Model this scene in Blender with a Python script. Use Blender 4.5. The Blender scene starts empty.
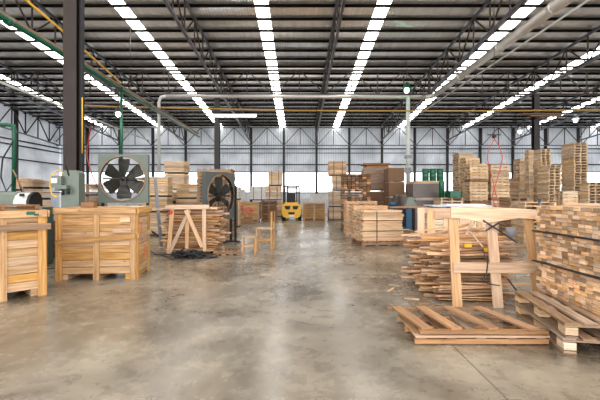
import bpy, math, random
from mathutils import Matrix, Vector, Euler
R = math.radians
rnd = random.Random(7)
S = bpy.context.scene
C = S.collection

# ------------------------------------------------------------------ camera, world, light, exposure
cd = bpy.data.cameras.new('camera'); cam = bpy.data.objects.new('camera', cd); C.objects.link(cam)
cam.location = (0, 0, 1.5); cam.rotation_euler = (R(90), 0, 0)
cd.sensor_width = 36; cd.lens = 24; cd.shift_x = 1/600; cd.shift_y = -5/600; cd.clip_end = 300
S.camera = cam
W = bpy.data.worlds.new('sky'); S.world = W; W.use_nodes = True
bg = W.node_tree.nodes['Background']; bg.inputs[0].default_value = (0.97, 0.98, 1.0, 1); bg.inputs[1].default_value = 4.0
SKYLIGHT = 11.0
S.view_settings.view_transform = 'Standard'; S.view_settings.look = 'None'
S.view_settings.gamma = 1; S.view_settings.exposure = 0.04
try: S.view_settings.use_curve_mapping = False
except Exception: pass

# ------------------------------------------------------------------ materials
def newmat(name):
    m = bpy.data.materials.new(name); m.use_nodes = True
    return m, m.node_tree.nodes, m.node_tree.links, m.node_tree.nodes['Principled BSDF']
def plain(name, col, rough=.6, metal=0, noise=.12, scale=6, spec=.5):
    m, n, l, b = newmat(name)
    b.inputs['Roughness'].default_value = rough; b.inputs['Metallic'].default_value = metal
    b.inputs['Specular IOR Level'].default_value = spec
    tc = n.new('ShaderNodeTexCoord'); nz = n.new('ShaderNodeTexNoise'); nz.inputs['Scale'].default_value = scale
    nz.inputs['Detail'].default_value = 4
    l.new(tc.outputs['Object'], nz.inputs['Vector'])
    mx = n.new('ShaderNodeMix'); mx.data_type = 'RGBA'
    mx.inputs[6].default_value = tuple(c*(1-noise) for c in col) + (1,)
    mx.inputs[7].default_value = tuple(min(1, c*(1+noise)) for c in col) + (1,)
    l.new(nz.outputs['Fac'], mx.inputs[0]); l.new(mx.outputs[2], b.inputs['Base Color'])
    return m
def glow(name, col, s):
    m, n, l, b = newmat(name)
    b.inputs['Base Color'].default_value = (*col, 1)
    b.inputs['Emission Color'].default_value = (*col, 1); b.inputs['Emission Strength'].default_value = s
    return m
def wood(name, dark, light, rough=.65, vary=.28, grime=.35):
    """grain along each board's own length (UV), each board / object its own tone"""
    m, n, l, b = newmat(name)
    b.inputs['Roughness'].default_value = rough; b.inputs['Specular IOR Level'].default_value = .3
    uv = n.new('ShaderNodeTexCoord'); mp = n.new('ShaderNodeMapping'); mp.inputs['Scale'].default_value = (2.2, 38, 1)
    l.new(uv.outputs['UV'], mp.inputs['Vector'])
    oi = n.new('ShaderNodeObjectInfo'); at = n.new('ShaderNodeAttribute'); at.attribute_name = 'tone'
    ad = n.new('ShaderNodeMath'); ad.operation = 'ADD'; l.new(oi.outputs['Random'], ad.inputs[0]); l.new(at.outputs['Fac'], ad.inputs[1])
    sc = n.new('ShaderNodeMath'); sc.operation = 'MULTIPLY'; l.new(ad.outputs[0], sc.inputs[0]); sc.inputs[1].default_value = 17.3
    nz = n.new('ShaderNodeTexNoise'); nz.noise_dimensions = '4D'; nz.inputs['Scale'].default_value = 1; nz.inputs['Detail'].default_value = 5
    l.new(mp.outputs[0], nz.inputs['Vector']); l.new(sc.outputs[0], nz.inputs['W'])
    rp = n.new('ShaderNodeValToRGB'); rp.color_ramp.elements[0].position = .3; rp.color_ramp.elements[1].position = .62
    rp.color_ramp.elements[0].color = (*dark, 1); rp.color_ramp.elements[1].color = (*light, 1)
    l.new(nz.outputs['Fac'], rp.inputs[0])
    # knots and dirt
    m2 = n.new('ShaderNodeMapping'); m2.inputs['Scale'].default_value = (5, 14, 1); l.new(uv.outputs['UV'], m2.inputs['Vector'])
    n2 = n.new('ShaderNodeTexNoise'); n2.noise_dimensions = '4D'; n2.inputs['Scale'].default_value = 1; n2.inputs['Detail'].default_value = 3
    l.new(m2.outputs[0], n2.inputs['Vector']); l.new(sc.outputs[0], n2.inputs['W'])
    r2 = n.new('ShaderNodeValToRGB'); r2.color_ramp.elements[0].position = .64; r2.color_ramp.elements[1].position = .74
    r2.color_ramp.elements[0].color = (0, 0, 0, 1); r2.color_ramp.elements[1].color = (grime, grime, grime, 1)
    l.new(n2.outputs['Fac'], r2.inputs[0])
    mx = n.new('ShaderNodeMix'); mx.data_type = 'RGBA'; l.new(r2.outputs[0], mx.inputs[0]); l.new(rp.outputs[0], mx.inputs[6])
    mx.inputs[7].default_value = tuple(c*.35 for c in dark) + (1,)
    fr = n.new('ShaderNodeMath'); fr.operation = 'FRACT'; l.new(sc.outputs[0], fr.inputs[0])
    mr = n.new('ShaderNodeMapRange'); mr.inputs['To Min'].default_value = 1-vary; mr.inputs['To Max'].default_value = 1+vary*.8
    l.new(fr.outputs[0], mr.inputs['Value'])
    f2 = n.new('ShaderNodeMath'); f2.operation = 'MULTIPLY'; f2.inputs[1].default_value = 7.7; l.new(sc.outputs[0], f2.inputs[0])
    f3 = n.new('ShaderNodeMath'); f3.operation = 'FRACT'; l.new(f2.outputs[0], f3.inputs[0])
    m3 = n.new('ShaderNodeMapRange'); m3.inputs['To Min'].default_value = .75; m3.inputs['To Max'].default_value = 1.15; l.new(f3.outputs[0], m3.inputs['Value'])
    hs = n.new('ShaderNodeHueSaturation'); l.new(mr.outputs[0], hs.inputs['Value']); l.new(m3.outputs[0], hs.inputs['Saturation'])
    l.new(mx.outputs[2], hs.inputs['Color']); l.new(hs.outputs[0], b.inputs['Base Color'])
    bp = n.new('ShaderNodeBump'); bp.inputs['Strength'].default_value = .25; bp.inputs['Distance'].default_value = .004
    l.new(nz.outputs['Fac'], bp.inputs['Height']); l.new(bp.outputs[0], b.inputs['Normal'])
    return m
M = dict(
    pine=wood('pale_pine', (.48, .30, .155), (.80, .57, .36)),
    crate=wood('crate_pine', (.36, .175, .06), (.66, .40, .18), vary=.16, grime=.85),
    sawn=wood('fresh_sawn_pine', (.50, .28, .14), (.78, .50, .29), vary=.2),
    board=wood('board_end', (.38, .20, .09), (.80, .53, .31), vary=.55, grime=.6),
    pallet=wood('pallet_wood', (.40, .25, .13), (.76, .55, .34), vary=.32),
    weather=wood('weathered_wood', (.17, .095, .05), (.42, .26, .145), vary=.3),
    rust=wood('reddish_pallet_wood', (.26, .13, .065), (.50, .29, .155), vary=.25),
    dark=wood('dark_timber', (.07, .04, .025), (.22, .11, .05), vary=.5),
    orange=wood('orange_timber', (.32, .15, .05), (.55, .27, .10), vary=.4),
    brown=wood('brown_wood', (.16, .075, .035), (.34, .18, .085), vary=.2),
    scrap=wood('scrap_wood', (.34, .16, .07), (.74, .46, .25), vary=.6),
    card=plain('cardboard', (.19, .105, .055), .8, noise=.12, scale=3),
    wrap=plain('grey_stretch_film', (.12, .095, .085), .4, noise=.35, scale=5),
    bluewrap=plain('clear_stretch_film', (.62, .60, .57), .3, noise=.25, scale=6),
    steel=plain('painted_dark_steel', (.022, .018, .016), .45, .3, .4, 3),
    column=plain('rusty_column_paint', (.030, .018, .013), .6, .1, .45, 3),
    chord=plain('grey_truss_steel', (.11, .12, .15), .4, .4, .3, 2),
    web=plain('brown_truss_steel', (.035, .024, .018), .5, .2, .4, 2),
    purlin=plain('black_purlin_paint', (.008, .007, .006), .9, 0, .5, 2, 0),
    galv=plain('galvanised_steel', (.55, .55, .56), .35, .7, .15, 4),
    duct=plain('grey_duct_paint', (.62, .58, .53), .25, .3, .2, 2),
    pipe=plain('pale_pipe_paint', (.60, .62, .58), .5, 0, .1, 4),
    ochre=plain('ochre_pipe_paint', (.42, .24, .05), .5, 0, .2, 4),
    yellowpipe=plain('yellow_pipe_paint', (.85, .48, .03), .45, 0, .1, 4),
    green=plain('green_pipe_paint', (.006, .10, .05), .4, .1, .25, 4),
    tan=plain('tan_cable_tray', (.34, .20, .12), .6, 0, .2, 5),
    mach=plain('grey_green_machine_paint', (.15, .18, .145), .4, .1, .15, 8),
    machlight=plain('pale_machine_paint', (.60, .64, .62), .35, .1, .1, 8),
    fanpaint=plain('grey_green_fan_panel', (.13, .155, .125), .5, .1, .15, 6),
    fangrey=plain('grey_fan_panel', (.10, .115, .11), .5, .1, .15, 6),
    blade=plain('dark_fan_blade', (.035, .033, .025), .5, .3, .3, 6),
    rim=plain('tan_fan_rim', (.26, .18, .11), .5, .2, .3, 6),
    black=plain('black_rubber', (.012, .012, .013), .6, 0, .2, 8),
    strap=plain('black_strap', (.015, .017, .022), .4, 0, .1, 8),
    yellow=plain('yellow_forklift_paint', (.90, .50, .01), .3, 0, .08, 4),
    red=plain('red_paint', (.75, .05, .03), .5, 0, .1, 6),
    redhose=plain('red_air_hose', (.60, .06, .03), .4, 0, .1, 6),
    blue=plain('blue_machine_paint', (.008, .07, .14), .4, .1, .2, 6),
    drum=plain('green_plastic', (.005, .10, .045), .35, 0, .25, 5),
    white=plain('white_enamel', (.8, .82, .85), .4, 0, .05, 4),
    sheet=plain('white_plastic_sheet', (.62, .68, .74), .3, 0, .15, 7),
    grey=plain('mid_grey_plastic', (.25, .26, .28), .5, 0, .15, 5),
    tube=glow('lit_tube', (.85, .95, 1.0), 9),
    bulb=glow('lit_bulb', (.75, 1.0, .85), 60),
    bulbgreen=glow('lit_green_bulb', (.35, 1.0, .65), 9),
)
M['sky_panel'] = glow('translucent_skylight_panel', (1.0, .975, .94), SKYLIGHT)

def roof_mat():
    m, n, l, b = newmat('corrugated_roof_steel')
    tc = n.new('ShaderNodeTexCoord'); mp = n.new('ShaderNodeMapping'); mp.inputs['Scale'].default_value = (6, .5, 1)
    l.new(tc.outputs['Object'], mp.inputs['Vector'])
    nz = n.new('ShaderNodeTexNoise'); nz.inputs['Scale'].default_value = 1.2; nz.inputs['Detail'].default_value = 5; l.new(mp.outputs[0], nz.inputs['Vector'])
    rp = n.new('ShaderNodeValToRGB'); rp.color_ramp.elements[0].position = .35; rp.color_ramp.elements[1].position = .65
    rp.color_ramp.elements[0].color = (.84, .81, .79, 1); rp.color_ramp.elements[1].color = (.97, .98, 1.0, 1)
    l.new(nz.outputs['Fac'], rp.inputs[0]); l.new(rp.outputs[0], b.inputs['Base Color'])
    b.inputs['Metallic'].default_value = .68; b.inputs['Roughness'].default_value = .10
    return m
def wall_mat():
    m, n, l, b = newmat('corrugated_wall_sheet')
    tc = n.new('ShaderNodeTexCoord'); nz = n.new('ShaderNodeTexNoise'); nz.inputs['Scale'].default_value = .6; nz.inputs['Detail'].default_value = 5
    l.new(tc.outputs['Object'], nz.inputs['Vector'])
    rp = n.new('ShaderNodeValToRGB'); rp.color_ramp.elements[0].position = .3; rp.color_ramp.elements[1].position = .7
    rp.color_ramp.elements[0].color = (.42, .45, .49, 1); rp.color_ramp.elements[1].color = (.72, .755, .80, 1)
    l.new(nz.outputs['Fac'], rp.inputs[0]); l.new(rp.outputs[0], b.inputs['Base Color'])
    b.inputs['Metallic'].default_value = .15; b.inputs['Roughness'].default_value = .45
    tr = n.new('ShaderNodeBsdfTranslucent'); l.new(rp.outputs[0], tr.inputs[0])
    mx = n.new('ShaderNodeMixShader'); mx.inputs[0].default_value = .12
    l.new(b.outputs[0], mx.inputs[1]); l.new(tr.outputs[0], mx.inputs[2]); l.new(mx.outputs[0], n['Material Output'].inputs[0])
    return m
def floor_mat():
    m, n, l, b = newmat('polished_concrete')
    tc = n.new('ShaderNodeTexCoord')
    def nz(scale, detail=6, rough=.6, dist=0, sx=1, sy=1):
        mp = n.new('ShaderNodeMapping'); mp.inputs['Scale'].default_value = (sx, sy, 1); l.new(tc.outputs['Object'], mp.inputs['Vector'])
        t = n.new('ShaderNodeTexNoise'); t.inputs['Scale'].default_value = scale; t.inputs['Detail'].default_value = detail
        t.inputs['Roughness'].default_value = rough; t.inputs['Distortion'].default_value = dist; l.new(mp.outputs[0], t.inputs['Vector']); return t
    a = nz(.9, 8, .62, .6); c = nz(5, 6, .7, .3); d = nz(.35, 3)
    rp = n.new('ShaderNodeValToRGB'); e = rp.color_ramp.elements
    e[0].position = .33; e[0].color = (.10, .078, .05, 1); e[1].position = .68; e[1].color = (.37, .32, .24, 1)
    k = e.new(.5); k.color = (.235, .197, .145, 1)
    l.new(a.outputs['Fac'], rp.inputs[0])
    r2 = n.new('ShaderNodeValToRGB'); r2.color_ramp.elements[0].position = .3; r2.color_ramp.elements[1].position = .7
    r2.color_ramp.elements[0].color = (.72, .71, .70, 1); r2.color_ramp.elements[1].color = (1.15, 1.15, 1.16, 1)
    l.new(c.outputs['Fac'], r2.inputs[0])
    mu = n.new('ShaderNodeMix'); mu.data_type = 'RGBA'; mu.blend_type = 'MULTIPLY'; mu.inputs[0].default_value = 1
    l.new(rp.outputs[0], mu.inputs[6]); l.new(r2.outputs[0], mu.inputs[7])
    # sawn joints
    sp = n.new('ShaderNodeSeparateXYZ'); l.new(tc.outputs['Object'], sp.inputs[0])
    def joint(out, off, period, w):
        s = n.new('ShaderNodeMath'); s.operation = 'SUBTRACT'; l.new(out, s.inputs[0]); s.inputs[1].default_value = off - period/2
        mo = n.new('ShaderNodeMath'); mo.operation = 'FLOORED_MODULO'; l.new(s.outputs[0], mo.inputs[0]); mo.inputs[1].default_value = period
        s2 = n.new('ShaderNodeMath'); s2.operation = 'SUBTRACT'; l.new(mo.outputs[0], s2.inputs[0]); s2.inputs[1].default_value = period/2
        ab = n.new('ShaderNodeMath'); ab.operation = 'ABSOLUTE'; l.new(s2.outputs[0], ab.inputs[0])
        lt = n.new('ShaderNodeMath'); lt.operation = 'LESS_THAN'; l.new(ab.outputs[0], lt.inputs[0]); lt.inputs[1].default_value = w
        return lt
    j1 = joint(sp.outputs[0], 1.53, 7.9, .006); j2 = joint(sp.outputs[1], 16.2, 13.5, .02)
    mxj = n.new('ShaderNodeMath'); mxj.operation = 'MAXIMUM'; l.new(j1.outputs[0], mxj.inputs[0]); l.new(j2.outputs[0], mxj.inputs[1])
    m2 = n.new('ShaderNodeMix'); m2.data_type = 'RGBA'; l.new(mxj.outputs[0], m2.inputs[0]); l.new(mu.outputs[2], m2.inputs[6]); m2.inputs[7].default_value = (.06, .05, .04, 1)
    l.new(m2.outputs[2], b.inputs['Base Color'])
    rr = n.new('ShaderNodeMapRange'); rr.inputs['From Min'].default_value = .3; rr.inputs['From Max'].default_value = .7
    rr.inputs['To Min'].default_value = .13; rr.inputs['To Max'].default_value = .42
    ad = n.new('ShaderNodeMath'); ad.operation = 'ADD'; l.new(c.outputs['Fac'], ad.inputs[0]); l.new(d.outputs['Fac'], ad.inputs[1])
    hf = n.new('ShaderNodeMath'); hf.operation = 'MULTIPLY'; hf.inputs[1].default_value = .5; l.new(ad.outputs[0], hf.inputs[0])
    l.new(hf.outputs[0], rr.inputs['Value']); l.new(rr.outputs[0], b.inputs['Roughness'])
    b.inputs['Specular IOR Level'].default_value = .65
    bp = n.new('ShaderNodeBump'); bp.inputs['Strength'].default_value = .12; bp.inputs['Distance'].default_value = .01
    l.new(a.outputs['Fac'], bp.inputs['Height']); l.new(bp.outputs[0], b.inputs['Normal'])
    return m
M['roof'] = roof_mat(); M['wall'] = wall_mat(); M['floor'] = floor_mat()
m, n, l, b = newmat('window_glass'); b.inputs['Transmission Weight'].default_value = 1; b.inputs['Roughness'].default_value = .05; b.inputs['IOR'].default_value = 1.05
M['glass'] = m
m, n, l, b = newmat('clear_film'); b.inputs['Base Color'].default_value = (.9, .92, .95, 1); b.inputs['Roughness'].default_value = .15; b.inputs['Alpha'].default_value = .08
M['film'] = m

# ------------------------------------------------------------------ mesh builder
class MB:
    def __init__(s): s.v = []; s.f = []; s.uv = []; s.t = []; s.m = []; s.sm = []
    def _face(s, idx, uvs, tone, mi, sm): s.f.append(idx); s.uv.extend(uvs); s.t.append(tone); s.m.append(mi); s.sm.append(sm)
    def box(s, c, d, rot=None, tone=None, mi=0):
        """box centre c, size d, optional 3x3/Euler rotation"""
        if tone is None: tone = rnd.random()
        x, y, z = (k/2 for k in d)
        pts = [Vector(p) for p in ((-x,-y,-z),(x,-y,-z),(x,y,-z),(-x,y,-z),(-x,-y,z),(x,-y,z),(x,y,z),(-x,y,z))]
        if rot is not None:
            r = rot if isinstance(rot, Matrix) else Euler(rot).to_matrix()
            q = [r @ p for p in pts]
        else: q = pts
        o = len(s.v); c = Vector(c); s.v += [tuple(p + c) for p in q]
        L = max(range(3), key=lambda k: d[k]); ou, ov = rnd.random()*9, rnd.random()*9
        for f in ((0,3,2,1),(4,5,6,7),(0,1,5,4),(1,2,6,5),(2,3,7,6),(3,0,4,7)):
            ax = [k for k in range(3) if len({round(pts[i][k], 6) for i in f}) > 1] or [0, 1]
            if len(ax) < 2: ax = [0, 1]
            a, b_ = (ax[0], ax[1]) if ax[0] == L else ((ax[1], ax[0]) if ax[1] == L else (ax[0], ax[1]))
            s._face([o+i for i in f], [(pts[i][a]+ou, pts[i][b_]+ov) for i in f], tone, mi, False)
        return s
    def bar(s, p0, p1, w, h, tone=None, mi=0, up=(0,0,1)):
        p0, p1 = Vector(p0), Vector(p1); d = p1-p0; x = d.normalized(); u = Vector(up)
        if abs(x.dot(u)) > .98: u = Vector((0,1,0))
        y = u.cross(x).normalized(); z = x.cross(y)
        return s.box((p0+p1)/2, (d.length, w, h), Matrix((x, y, z)).transposed(), tone, mi)
    def tube(s, pts, r, seg=10, mi=0, caps=True, tone=.5):
        pts = [Vector(p) for p in pts]; rs = r if isinstance(r, (list, tuple)) else [r]*len(pts)
        o = len(s.v); prev = None
        for i, p in enumerate(pts):
            t = ((pts[min(i+1, len(pts)-1)] - pts[max(i-1, 0)])).normalized()
            if prev is None:
                a = Vector((0,0,1)) if abs(t.z) < .9 else Vector((1,0,0)); u = t.cross(a).normalized()
            else: u = (prev - t*prev.dot(t)).normalized()
            prev = u; w = t.cross(u)
            for k in range(seg):
                a = 2*math.pi*k/seg; s.v.append(tuple(p + (u*math.cos(a) + w*math.sin(a))*rs[i]))
        for i in range(len(pts)-1):
            for k in range(seg):
                k2 = (k+1) % seg; f = [o+i*seg+k, o+i*seg+k2, o+(i+1)*seg+k2, o+(i+1)*seg+k]
                s._face(f, [(0,0),(0,.1),(1,.1),(1,0)], tone, mi, True)
        if caps:
            s._face([o+k for k in range(seg)][::-1], [(0,0)]*seg, tone, mi, False)
            s._face([o+(len(pts)-1)*seg+k for k in range(seg)], [(0,0)]*seg, tone, mi, False)
        return s
    def lathe(s, prof, c=(0,0,0), axis='Z', seg=24, mi=0, tone=.5):
        o = len(s.v); c = Vector(c)
        for (r, h) in prof:
            for k in range(seg):
                a = 2*math.pi*k/seg; x, y = r*math.cos(a), r*math.sin(a)
                p = {'Z': (x, y, h), 'Y': (x, h, y), 'X': (h, x, y)}[axis]; s.v.append(tuple(c + Vector(p)))
        for i in range(len(prof)-1):
            for k in range(seg):
                k2 = (k+1) % seg
                s._face([o+i*seg+k, o+i*seg+k2, o+(i+1)*seg+k2, o+(i+1)*seg+k], [(0,0),(.1,0),(.1,.1),(0,.1)], tone, mi, True)
        return s
    def prism(s, poly, z0, z1, mat=None, mi=0, tone=None):
        """extrude polygon (list of 2D) from z0 to z1 in local XYZ, then apply matrix"""
        if tone is None: tone = rnd.random()
        o = len(s.v); n_ = len(poly)
        for z in (z0, z1):
            for (x, y) in poly:
                p = Vector((x, y, z)); s.v.append(tuple(mat @ p if mat else p))
        s._face([o+i for i in range(n_)][::-1], [poly[i] for i in range(n_)][::-1], tone, mi, False)
        s._face([o+n_+i for i in range(n_)], list(poly), tone, mi, False)
        for i in range(n_):
            j = (i+1) % n_; s._face([o+i, o+j, o+n_+j, o+n_+i], [(0,0),(1,0),(1,.1),(0,.1)], tone, mi, False)
        return s
    def mesh(s, name, mats):
        me = bpy.data.meshes.new(name); me.from_pydata(s.v, [], s.f)
        uv = me.uv_layers.new(name='UVMap'); uv.data.foreach_set('uv', [c for p in s.uv for c in p])
        at = me.attributes.new('tone', 'FLOAT', 'FACE'); at.data.foreach_set('value', s.t)
        me.polygons.foreach_set('material_index', s.m); me.polygons.foreach_set('use_smooth', s.sm)
        for k in (mats if isinstance(mats, (list, tuple)) else [mats]): me.materials.append(M[k])
        me.update(); return me
def link(name, me, parent=None, loc=None, rz=None):
    o = bpy.data.objects.new(name, me); C.objects.link(o)
    if parent: o.parent = parent
    if loc is not None: o.location = loc
    if rz is not None: o.rotation_euler = (0, 0, rz)
    return o
def part(name, mb, mats, parent, label=None):
    o = link(name, mb.mesh(name, mats), parent)
    if label: o['label'] = label
    return o
def tag(o, label, cat, group=None, kind=None):
    o['label'] = label; o['category'] = cat
    if group: o['group'] = group
    if kind: o['kind'] = kind
    return o
def thing(name, label, cat, loc=(0,0,0), rz=0, group=None):
    o = link(name, None, None, loc, rz); o.empty_display_size = .1
    return tag(o, label, cat, group)
def solo(name, mb, mats, label, cat, loc=(0,0,0), rz=0, group=None, kind=None):
    return tag(link(name, mb.mesh(name, mats), None, loc, rz), label, cat, group, kind)
def struct(name, mb, mats, parent=None):
    o = link(name, mb.mesh(name, mats), parent)
    if not parent: o['kind'] = 'structure'
    return o
def copy_tree(o, loc=None, rz=None, label=None, group=None, parent=None):
    c = o.copy(); C.objects.link(c); c.parent = parent
    if loc is not None: c.location = loc
    if rz is not None: c.rotation_euler = (0, 0, rz)
    if label: c['label'] = label
    if group: c['group'] = group
    for ch in list(o.children): copy_tree(ch, parent=c)
    return c
ONES = 'first second third fourth fifth sixth seventh eighth ninth tenth eleventh twelfth thirteenth fourteenth fifteenth sixteenth seventeenth eighteenth nineteenth'.split()
def nth(k):
    if k <= 19: return ONES[k-1]
    t = {2: 'twent', 3: 'thirt', 4: 'fort'}[k//10]
    return t + 'ieth' if k % 10 == 0 else t + 'y-' + ONES[k % 10 - 1]

# ================================================================== STRUCTURE
YB, YF, XL, XR = 33.0, -7.0, -19.7, 26.0
zr = lambda y: 9.25 - .0675*y          # underside of the purlins
SH = .10                               # sheet above the purlin underside
f = MB().box(((XL+XR)/2, (YB+YF)/2+2, -.1), (XR-XL+14, YB-YF+30, .2)); struct('floor', f, 'floor')
skyl = [-16.1, -11.5, -6.5, -1.35, 3.05, 8.4, 13.7, 19.1, 24.3]
def corrugated(x0, x1, y0, y1, pitch=.11, depth=.006):
    mb = MB(); n_ = max(2, int(round((x1-x0)/(pitch/4)))); prof = [0, 1, 1, 0]
    for k in range(n_+1):
        x = x0 + (x1-x0)*k/n_; dz = depth*math.sin(2*math.pi*(x)/pitch)
        for y in (y0, y1): mb.v.append((x, y, zr(y)+SH+dz))
    for k in range(n_): mb._face([2*k, 2*k+1, 2*k+3, 2*k+2], [(0,0)]*4, .5, 0, True)
    return mb
edges = [XL-.3] + [e for s in skyl for e in (s-.25, s+.25)] + [XR+.3]
allm = MB()
for a, b_ in zip(edges[0::2], edges[1::2]):
    q = corrugated(a, b_, YF, YB+.6); o = len(allm.v); allm.v += q.v
    for fc in q.f: allm._face([o+i for i in fc], [(0,0)]*4, .5, 0, True)
struct('ceiling', allm, 'roof')
for k, s in enumerate(skyl): struct(f'window_{k+2}', corrugated(s-.25, s+.25, YF, YB+.3), 'sky_panel')
# walls: vertical corrugated sheet
def wallsheet(p0, p1, z0, z1, pitch=.19, depth=.016):
    mb = MB(); p0, p1 = Vector(p0), Vector(p1); L = (p1-p0).length; t = (p1-p0)/L; nrm = Vector((-t.y, t.x)); n_ = int(L/pitch*4)
    for k in range(n_+1):
        q = p0 + t*(L*k/n_) + nrm*depth*(1 if k % 4 in (1, 2) else -1)
        za = z0; zb = z1(q.y) if callable(z1) else z1
        mb.v += [(q.x, q.y, za), (q.x, q.y, zb)]
    for k in range(n_): mb._face([2*k, 2*k+2, 2*k+3, 2*k+1], [(0,0)]*4, .5, 0, False)
    return mb
def join(*ms):
    r = MB()
    for q in ms:
        o = len(r.v); r.v += q.v; r.uv += q.uv; r.t += q.t; r.m += q.m; r.sm += q.sm; r.f += [[o+i for i in fc] for fc in q.f]
    return r
WZ0, WZ1 = 1.70, 3.4
struct('wall_back', join(wallsheet((XL, YB), (XR, YB), 0, WZ0), wallsheet((XL, YB), (XR, YB), WZ1, lambda y: zr(YB)+SH)), 'wall')
struct('wall_left', wallsheet((XL, YF), (XL, YB), 0, lambda y: zr(y)+SH), 'wall')
struct('wall_right', wallsheet((XR, YF), (XR, YB), 0, lambda y: zr(y)+SH), 'wall')
fr = MB(); fr.box(((XL+XR)/2, YB, WZ0), (XR-XL, .1, .07)).box(((XL+XR)/2, YB, WZ1), (XR-XL, .1, .07))
w1 = struct('window_1', fr, 'steel')
struct('window_glass', MB().box(((XL+XR)/2, YB, (WZ0+WZ1)/2), (XR-XL, .01, WZ1-WZ0)), 'glass', w1)
# girts and wall posts
t_i = 1
for z in (4.0, 4.95, 5.3):
    g = MB().box(((XL+XR)/2, YB-.1, z), (XR-XL, .08, .09 if z != 4.95 else .05)); struct(f'trim_{t_i}', g, 'steel'); t_i += 1
    g = MB().box((XL+.1, (YB+YF)/2, z), (.08, YB-YF, .09)); struct(f'trim_{t_i}', g, 'steel'); t_i += 1
g = MB().box((XL+.1, (YB+YF)/2, 1.7), (.08, YB-YF, .09)); struct(f'trim_{t_i}', g, 'steel'); t_i += 1
x = -1.24-2.68*6
while x < XR:
    q = MB().box((x, YB-.22, zr(YB)/2), (.05, .16, zr(YB))).box((x, YB-.30, zr(YB)/2), (.17, .02, zr(YB))).box((x, YB-.15, zr(YB)/2), (.17, .02, zr(YB)))
    struct(f'trim_{t_i}', q, 'steel'); t_i += 1; x += 2.68
for y in (27.5, 22):
    q = MB().box((XL+.25, y, zr(y)/2), (.2, .2, zr(y))); struct(f'trim_{t_i}', q, 'steel'); t_i += 1

# purlins (C sections under the sheets)
NP = 20
for k in range(-3, NP):
    y = 14.4 + .9455*k; z = zr(y)
    q = MB().box(((XL+XR)/2, y, z+.045), (XR-XL, .012, .09)).box(((XL+XR)/2, y+.03, z+.006), (XR-XL, .06, .012)).box(((XL+XR)/2, y+.03, z+.084), (XR-XL, .06, .012))
    if k == -3: prot = None
    if prot is None or True:
        i = NP-k
        o = solo('roof_purlin', q, 'purlin', f'dark steel purlin under the corrugated roof, {nth(i)} from the back wall', 'purlin', group='purlins under the roof')

# longitudinal trusses
def truss(name, label, pts_top, pts_bot, parent_mats, group, wtop=.09, web=.045, period_marks=None):
    """pts_top/pts_bot: node lists of equal length; zigzag web between them"""
    t = thing(name, label, 'truss', (0,0,0), 0, group)
    a = MB().bar(pts_top[0], pts_top[-1], wtop, .09); part('top_chord', a, parent_mats[0], t)
    a = MB().bar(pts_bot[0], pts_bot[-1], wtop, .08); part('bottom_chord', a, parent_mats[0], t)
    w = MB()
    for i in range(len(pts_top)):
        w.bar(pts_top[i], pts_bot[i], web, web)
        if i+1 < len(pts_top):
            if i % 2 == 0: w.bar(pts_bot[i], pts_top[i+1], web, web)
            else: w.bar(pts_top[i], pts_bot[i+1], web, web)
    part('web', w, parent_mats[1], t, 'thin zigzag web bars')
    return t
LT = [-14.5, -9.22, -3.95, 1.33, 6.6, 11.87, 17.1, 22.4]
for k, x in enumerate(LT):
    ys = [11.2+1.31*i for i in range(17)]
    truss('roof_truss', f'grey steel truss running to the back wall, {nth(k+1)} of eight', [(x, y, zr(y)-.06) for y in ys], [(x, y, zr(y)-1.22) for y in ys],
          ('chord', 'web'), 'long trusses running to the back wall')
xs = [-3.95-1.32*12 + 1.32*i for i in range(35) if -3.95-1.32*12+1.32*i < XR]
truss('cross_truss', 'brown lattice truss crossing the whole roof above the grey duct', [(x, 20.2, zr(20.2)-.1) for x in xs], [(x, 20.2, zr(20.2)-1.3) for x in xs], ('web', 'web'), 'cross trusses')
xs = [-1.24-2.68*7+1.34*i for i in range(35)]
xs = [x for x in xs if x < XR]
truss('wall_truss', 'shallow lattice truss along the top of the back wall', [(x, YB-.55, zr(YB)-.05) for x in xs], [(x, YB-.55, zr(YB)-1.5) for x in xs], ('chord', 'web'), 'cross trusses', .07, .05)
ys = [12+1.34*i for i in range(16)]
truss('side_truss', 'lattice truss along the top of the side wall beside the braced bays', [(XL+.5, y, zr(y)-.05) for y in ys], [(XL+.5, y, zr(y)-1.6) for y in ys], ('chord', 'web'), 'cross trusses', .08, .06)

# columns
def column(x, y, s, mat, label, top=None):
    t = thing('steel_column', label, 'column', (x, y, 0), 0, 'steel columns holding the roof')
    H = (zr(y) if top is None else top)
    q = MB().box((0, -s*.46, H/2), (s, s*.08, H)).box((0, s*.46, H/2), (s, s*.08, H)).box((0, 0, H/2), (s*.08, s*.9, H))
    part('shaft', q, mat, t)
    part('base_plate', MB().box((0, 0, .012), (s*1.5, s*1.5, .024)), 'steel', t)
    return t
c1 = column(-5.05, 8.95, .29, 'column', 'thick rusty brown column rising beside the square green fan panel')
q = MB().box((.19, .0, 4.2), (.07, .1, 8.3)); part('cable_tray', q, 'black', c1, 'black cable tray down the column')
column(-4.13, 20.2, .25, 'steel', 'dark column standing behind the tilted round fan', zr(20.2)-1.36)
column(11.95, 20.2, .27, 'steel', 'dark column rising between the tall pallet towers', zr(20.2)-1.36)

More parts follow.
